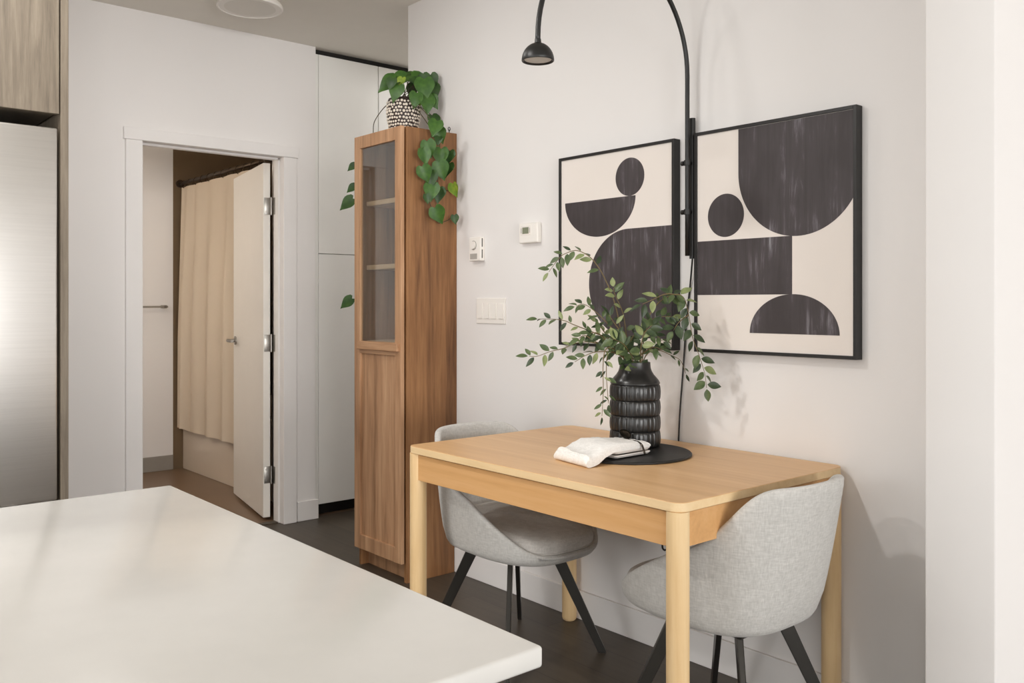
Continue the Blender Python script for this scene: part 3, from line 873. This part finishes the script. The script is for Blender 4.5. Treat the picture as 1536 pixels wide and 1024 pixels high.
branch('tall leafy branch arching highest over the bowl picture to the left', [(-6, -30, 0), (-12, 3, .005), (-22, 45, .02), (-32, 88, .03), (-47, 125, .035), (-59, 146, .03), (-72, 160, .03), (-90, 168, .03), (-107, 163, .03), (-114, 158, .03), (-124, 146, .03), (-131, 136, .03)], .42, 17, (.032, .046), Wd, seed=3, twigs=[([(-22, 45, .02), (-34, 60, .04), (-42, 72, .05)], 5), ([(-16, 20, .02), (-4, 40, .03), (6, 52, .03)], 5)])
branch('leafy branch reaching mid left below the highest branch', [(-8, -30, 0), (-14, 3, .01), (-27, 38, .03), (-47, 62, .045), (-64, 78, .05), (-80, 88, .05), (-92, 85, .05)], .3, 15, (.034, .05), Wd, seed=5)
branch('thin leafy branch pointing level to the left past the frame edge', [(-10, -30, 0), (-16, 3, .0), (-37, 32, .0), (-62, 44, .0), (-90, 55, -.005), (-107, 62, -.01), (-127, 64, -.01), (-144, 64, -.01)], .2, 15, (.030, .044), (.36, .5), seed=8, twigs=[([(-37, 32, .0), (-52, 52, .02), (-60, 60, .03)], 5)])
branch('longest low leafy branch stretching furthest to the left', [(-9, -30, 0), (-16, 2, .02), (-37, 22, .05), (-67, 31, .07), (-92, 31, .08), (-112, 23, .08), (-132, 18, .08), (-152, 11, .08), (-164, 11, .08)], .12, 19, (.034, .052), Wd, seed=11, twigs=[([(-37, 22, .05), (-58, 44, .07), (-72, 46, .08)], 7), ([(-60, 30, .07), (-80, 42, .08), (-90, 38, .09)], 6)])
branch('short leafy branch low on the left, just above the vase shoulder', [(-12, -30, 0), (-16, 2, .03), (-37, 16, .07), (-62, 18, .09), (-80, 13, .1), (-97, 3, .1)], .15, 13, (.034, .05), Wd, seed=13)
branch('drooping leafy branch hanging straight down left of the vase', [(-14, -30, 0), (-18, 3, .04), (-37, 22, .08), (-50, 21, .09), (-54, -2, .095), (-54, -37, .1), (-55, -62, .1), (-56, -78, .1)], .3, 13, (.026, .040), (.34, .46), wts=(4, 4, 1), seed=17)
branch('shorter drooping branch hanging beside the vase neck on the left', [(-12, -30, 0), (-15, 3, .04), (-40, 18, .07), (-47, 10, .08), (-48, -17, .08), (-46, -47, .08), (-45, -60, .08)], .35, 9, (.026, .038), (.34, .46), seed=19)
branch('long leafy branch arching right and hanging over the picture frame', [(8, -30, 0), (10, 5, .02), (13, 55, .04), (28, 88, .07), (50, 103, .09), (66, 100, .1), (74, 74, .1), (80, 40, .1), (90, 12, .1), (98, -14, .1), (101, -36, .1)], .3, 26, (.036, .054), (.46, .6), seed=23,
       twigs=[([(60, 103, .09), (40, 105, .1), (20, 97, .11), (4, 90, .11)], 8), ([(74, 74, .1), (60, 62, .09), (52, 50, .09)], 5)])
branch('leafy branch rising right of centre in the black vase', [(4, -30, 0), (6, 3, .02), (10, 40, .04), (22, 65, .06), (36, 70, .07), (50, 70, .07)], .2, 15, (.034, .05), Wd, seed=29, twigs=[([(10, 40, .04), (26, 42, .07), (36, 34, .08)], 6), ([(7, 12, .03), (22, 24, .07), (34, 22, .09)], 6)])
branch('thin bare-tipped twig reaching right behind the lamp cord', [(10, -30, 0), (14, 3, -.01), (26, 16, -.02), (40, 16, -.03), (56, 9, -.03), (70, 1, -.03), (78, -18, -.03)], .3, 8, (.022, .034), (.26, .36), wts=(2, 6, 0), seed=31)
branch('upright pale-leaved branch in the middle of the vase', [(-2, -30, 0), (-6, 3, .01), (-14, 40, .02), (-20, 74, .03), (-32, 102, .03), (-34, 112, .03)], .15, 15, (.034, .05), (.5, .62), wts=(3, 2, 5), seed=37)
branch('short bushy sprig at the front of the vase mouth', [(-4, -30, 0), (-6, 4, .045), (-14, 18, .07), (-24, 30, .09), (-40, 38, .1)], .1, 22, (.036, .052), (.48, .6), seed=41)
branch('short dense sprig at the right side of the vase mouth', [(6, -30, 0), (6, 4, .045), (4, 26, .08), (8, 45, .09), (20, 58, .09)], .1, 22, (.036, .05), (.5, .62), wts=(5, 3, 3), seed=43)

# ------------------------------------------------------------------ trailing plant on the bookcase
PC = Vector((-3.515, 2.345, 2.0185))
t = thing('trailing_plant', tuple(PC), 'green trailing vine plant in a beaded pot on top of the bookcase', 'plant')
bm = bmesh.new()
pp = [(.056, 0), (.058, .004), (.058, .012), (.064, .035), (.072, .065), (.078, .1), (.079, .13), (.077, .155), (.073, .172), (.070, .178), (.064, .176), (.062, .165)]
lathe(bm, pp, PC, 48, 0)
for j in range(10):
    zz = .02 + j * .0153; rad = interp([(z_, r_) for r_, z_ in pp[1:10]], zz); n = 32
    for k in range(n):
        a = 2 * PI * (k + .5 * (j % 2)) / n + random.uniform(-.035, .035)
        c_ = PC + Vector((rad * math.cos(a), rad * math.sin(a), zz + random.uniform(-.0025, .0025)))
        o_ = Vector((math.cos(a), math.sin(a), 0)); tt = Vector((-o_.y, o_.x, 0)); s_ = random.uniform(.0052, .0074)
        ring = [bm.verts.new(c_ + (tt * math.cos(q) + Vector((0, 0, 1)) * math.sin(q)) * s_) for q in [2 * PI * w / 6 for w in range(6)]]
        ring2 = [bm.verts.new(c_ + o_ * s_ * .6 + (tt * math.cos(q) + Vector((0, 0, 1)) * math.sin(q)) * s_ * .6) for q in [2 * PI * w / 6 for w in range(6)]]
        for w in range(6):
            f = bm.faces.new((ring[w], ring[(w + 1) % 6], ring2[(w + 1) % 6], ring2[w])); f.material_index = 1
        f = bm.faces.new(ring2); f.material_index = 1
obj('pot', bm, [M['potdark'], M['potbead']], t, 40)
obj('soil', lathe(bmesh.new(), [(.0635, .15), (.0635, .158), (.03, .163), (.002, .164)], PC, 32), M['soil'], t, True)
top = PC + Vector((0, 0, .162))
vb = bmesh.new(); lb = bmesh.new(); rnd = random.Random(5)
XS = bx1 + .02
# crown leaves, laid out in the pot's own frame: across, up, toward the room, length, tip direction, kind
def pf(du, dv, fwd):
    return top + Vector((0, 0, .008)) + Rv * (du * .00314) + Vector((0, 0, dv * .00314)) - Fv * fwd
crown = [(-22, 23, .05, .105, (-.85, -.55), 0), (-8, 32, .03, .09, (-.9, -.25), 0), (6, 37, .0, .09, (-.7, .1), 1), (22, 33, .0, .095, (.8, -.5), 0), (-15, 20, .09, .06, (-.3, -.9), 1), (-8, 7, .09, .085, (-.35, -.95), 0),
         (33, 30, .02, .07, (.4, -.9), 1), (44, 29, .02, .075, (.3, -.95), 1), (34, 14, .07, .105, (.1, -1), 0), (46, 14, .03, .085, (.35, -.95), 1), (21, -4, .09, .075, (-.1, -1), 0), (38, -8, .07, .09, (.15, -1), 0),
         (28, 24, .05, .08, (.4, -.8), 1), (48, -32, .03, .075, (.45, -.9), 1), (14, 26, -.03, .08, (.2, .5), 1), (27, -2, .06, .05, (-.2, -1), 2), (46, -4, .05, .07, (.5, -.85), 0), (-2, 25, .06, .05, (-.3, -.8), 2)]
for du, dv, fw, L, (tx, ty), mi in crown:
    c_ = pf(du, dv, fw); d = (Rv * tx + Vector((0, 0, ty)) - Fv * .25).normalized()
    n = (-Fv * .8 + Vector((0, 0, .55)) + Rv * rnd.uniform(-.35, .35)).normalized()
    p = c_ - d * (L * .45)
    st_ = top + Vector((rnd.uniform(-.03, .03), rnd.uniform(-.03, .03), -.006))
    tube(vb, spline([st_, (st_ + p) / 2 + Vector((0, 0, .02)) + Fv * .01, p], 5), .0017, 6)
    leaf(lb, p, d, n, L, L * .92, mi, .25, True, .18)
# vines falling over the right side panel
vine1 = [top + Vector((.03, -.01, 0)), Vector((-3.40, 2.33, 2.14)), Vector((-3.31, 2.33, 2.06)), Vector((XS + .004, 2.325, 2.0)), Vector((XS, 2.30, 1.91)), Vector((XS, 2.31, 1.83)), Vector((XS, 2.295, 1.76)), Vector((XS, 2.312, 1.70)), Vector((XS, 2.33, 1.655))]
vine2 = [top + Vector((.03, .02, 0)), Vector((-3.38, 2.36, 2.13)), Vector((-3.30, 2.365, 2.05)), Vector((XS + .003, 2.362, 1.985)), Vector((XS, 2.375, 1.90)), Vector((XS, 2.36, 1.81)), Vector((XS, 2.375, 1.745)), Vector((XS, 2.42, 1.752))]
for vn in (vine1, vine2): tube(vb, spline(vn, 8), .0022, 6)
tube(vb, spline([(XS, 2.33, 1.655), (XS, 2.36, 1.602), (XS, 2.41, 1.612), (XS + .002, 2.43, 1.625)], 6), .0016, 6)
hang = [(2.302, 1.925, .09, 0), (2.27, 1.885, .085, 0), (2.362, 1.895, .095, 0), (2.40, 1.897, .08, 1), (2.272, 1.809, .09, 0), (2.306, 1.79, .085, 1), (2.362, 1.833, .1, 0), (2.40, 1.842, .08, 1), (2.306, 1.733, .095, 0), (2.352, 1.724, .085, 1),
        (2.433, 1.751, .075, 2), (2.348, 1.632, .095, 0), (2.438, 1.618, .05, 1), (2.325, 2.02, .09, 0), (2.362, 1.992, .085, 0), (2.285, 1.70, .05, 1), (2.345, 1.965, .05, 1)]
for i, (y_, z_, L, mi) in enumerate(hang):
    n = Vector((.85, -.5 + rnd.uniform(-.4, .3), .3 + rnd.uniform(-.15, .25)))
    d = Vector((.12, rnd.uniform(-.5, .5), -1)).normalized()
    if mi == 2: n = Vector((.2, -.9, .2))
    c_ = Vector((XS + .014 + rnd.uniform(0, .015), y_, z_))
    L *= .87; leaf(lb, c_ - d * (L * .45), d, n, L, L * .92, mi, .15, True, .28)
# thin stem leaving to the left and its leaves beyond the far side
XL = bx0 - .022
left = [top + Vector((-.03, -.01, 0)), Vector((-3.62, 2.32, 2.185)), Vector((-3.695, 2.30, 2.12)), Vector((-3.708, 2.298, 2.06)), Vector((XL, 2.29, 1.99)), Vector((XL, 2.22, 1.90)), Vector((XL, 2.20, 1.75)), Vector((XL, 2.21, 1.5)), Vector((XL, 2.2, 1.27))]
tube(vb, spline(left, 8), .0022, 6)
for y_, z_, L in ((2.187, 1.90, .05), (2.187, 1.80, .055), (2.175, 1.735, .085), (2.17, 1.26, .075)):
    leaf(lb, Vector((XL - .004, y_ + .012, z_)), -Rv * .75 - Vector((0, 0, .6)), -Fv + Vector((0, 0, .3)), L, L * .75, 1, .12, True)
obj('vine', vb, M['vine'], t, True)
obj('leaves', lb, [M['pothos_a'], M['pothos_b'], M['pothos_c']], t, True)

# ------------------------------------------------------------------ light
def area(name, loc, rot, sx, sy, e, col=(1, .97, .93)):
    l = bpy.data.lights.new(name, 'AREA'); l.shape = 'RECTANGLE'; l.size = sx; l.size_y = sy; l.energy = e; l.color = col
    o = bpy.data.objects.new(name, l); COL.objects.link(o); o.location = loc; o.rotation_euler = rot; return o
EN = dict(wl0=104, wl1=48, wl2=44, wl3=54, wf=355, wr=6, d1=22, d2=0, d3=8, d4=5.5, bath=17, world=.5)
for k, (a, b_) in enumerate(WL):
    area('window_daylight', ((a + b_) / 2, YL - .15, 1.3), (PI / 2, 0, 0), b_ - a, 2.35, EN['wl%d' % k], (1, .995, .985))
for a, b_ in WF:
    area('window_daylight', (XF + .15, (a + b_) / 2, 1.3), (PI / 2, 0, PI / 2), b_ - a, 2.35, EN['wf'], (1, .995, .985))
for a, b_ in WR:
    area('window_daylight', ((a + b_) / 2, AW + .15, 1.55), (-PI / 2, 0, 0), b_ - a, 2.1, EN['wr'], (1, .995, .985))  # added panels behind the made-up windows, for the steel's reflection
def add_ceiling_fill(x, y, e):  # unseen fill lamps added at ceiling height to brighten door wall and closet
    l = bpy.data.lights.new('recessed_downlight', 'AREA'); l.shape = 'DISK'; l.size = .16; l.energy = e; l.color = (1, .98, .95)
    o = bpy.data.objects.new('recessed_downlight', l); COL.objects.link(o); o.location = (x, y, CEIL - .004)
for x_, y_ in ((-2.3, -.9), (-2.3, .45)): add_ceiling_fill(x_, y_, EN['d1'])
for x_, y_ in ((1.2, .6), (1.2, -1.5)): add_ceiling_fill(x_, y_, EN['d2'])
add_ceiling_fill(-3.3, 1.25, EN['d3'])
add_ceiling_fill(-4.15, 3.35, EN['d4'])  # fill added round the corner to lift the hall closet
l = bpy.data.lights.new('bathroom_light', 'POINT'); l.energy = EN['bath']; l.shadow_soft_size = .06; l.color = (1, .92, .82)  # unseen fill added to brighten bathroom wall, open door and curtain
o = bpy.data.objects.new('bathroom_light', l); COL.objects.link(o); o.location = (-5.6, .85, 1.75)
w = bpy.data.worlds.new('World'); S.world = w; w.use_nodes = True
w.node_tree.nodes['Background'].inputs[0].default_value = (.9, .95, 1, 1); w.node_tree.nodes['Background'].inputs[1].default_value = EN['world']

# ------------------------------------------------------------------ camera
cam = bpy.data.cameras.new('camera'); co = bpy.data.objects.new('camera', cam); COL.objects.link(co)
cam.sensor_width = 36; cam.lens = 1334.6 / 1536 * 36; cam.shift_y = -58.15 / 1536; cam.clip_start = .02
co.location = (0, 0, 1.24); co.rotation_euler = (PI / 2, 0, math.radians(90 - 40.658))
S.camera = co
S.cycles.diffuse_bounces = 8
S.view_settings.view_transform = 'Standard'; S.view_settings.look = 'None'; S.view_settings.gamma = 1; S.view_settings.exposure = 0
S.view_settings.use_curve_mapping = False
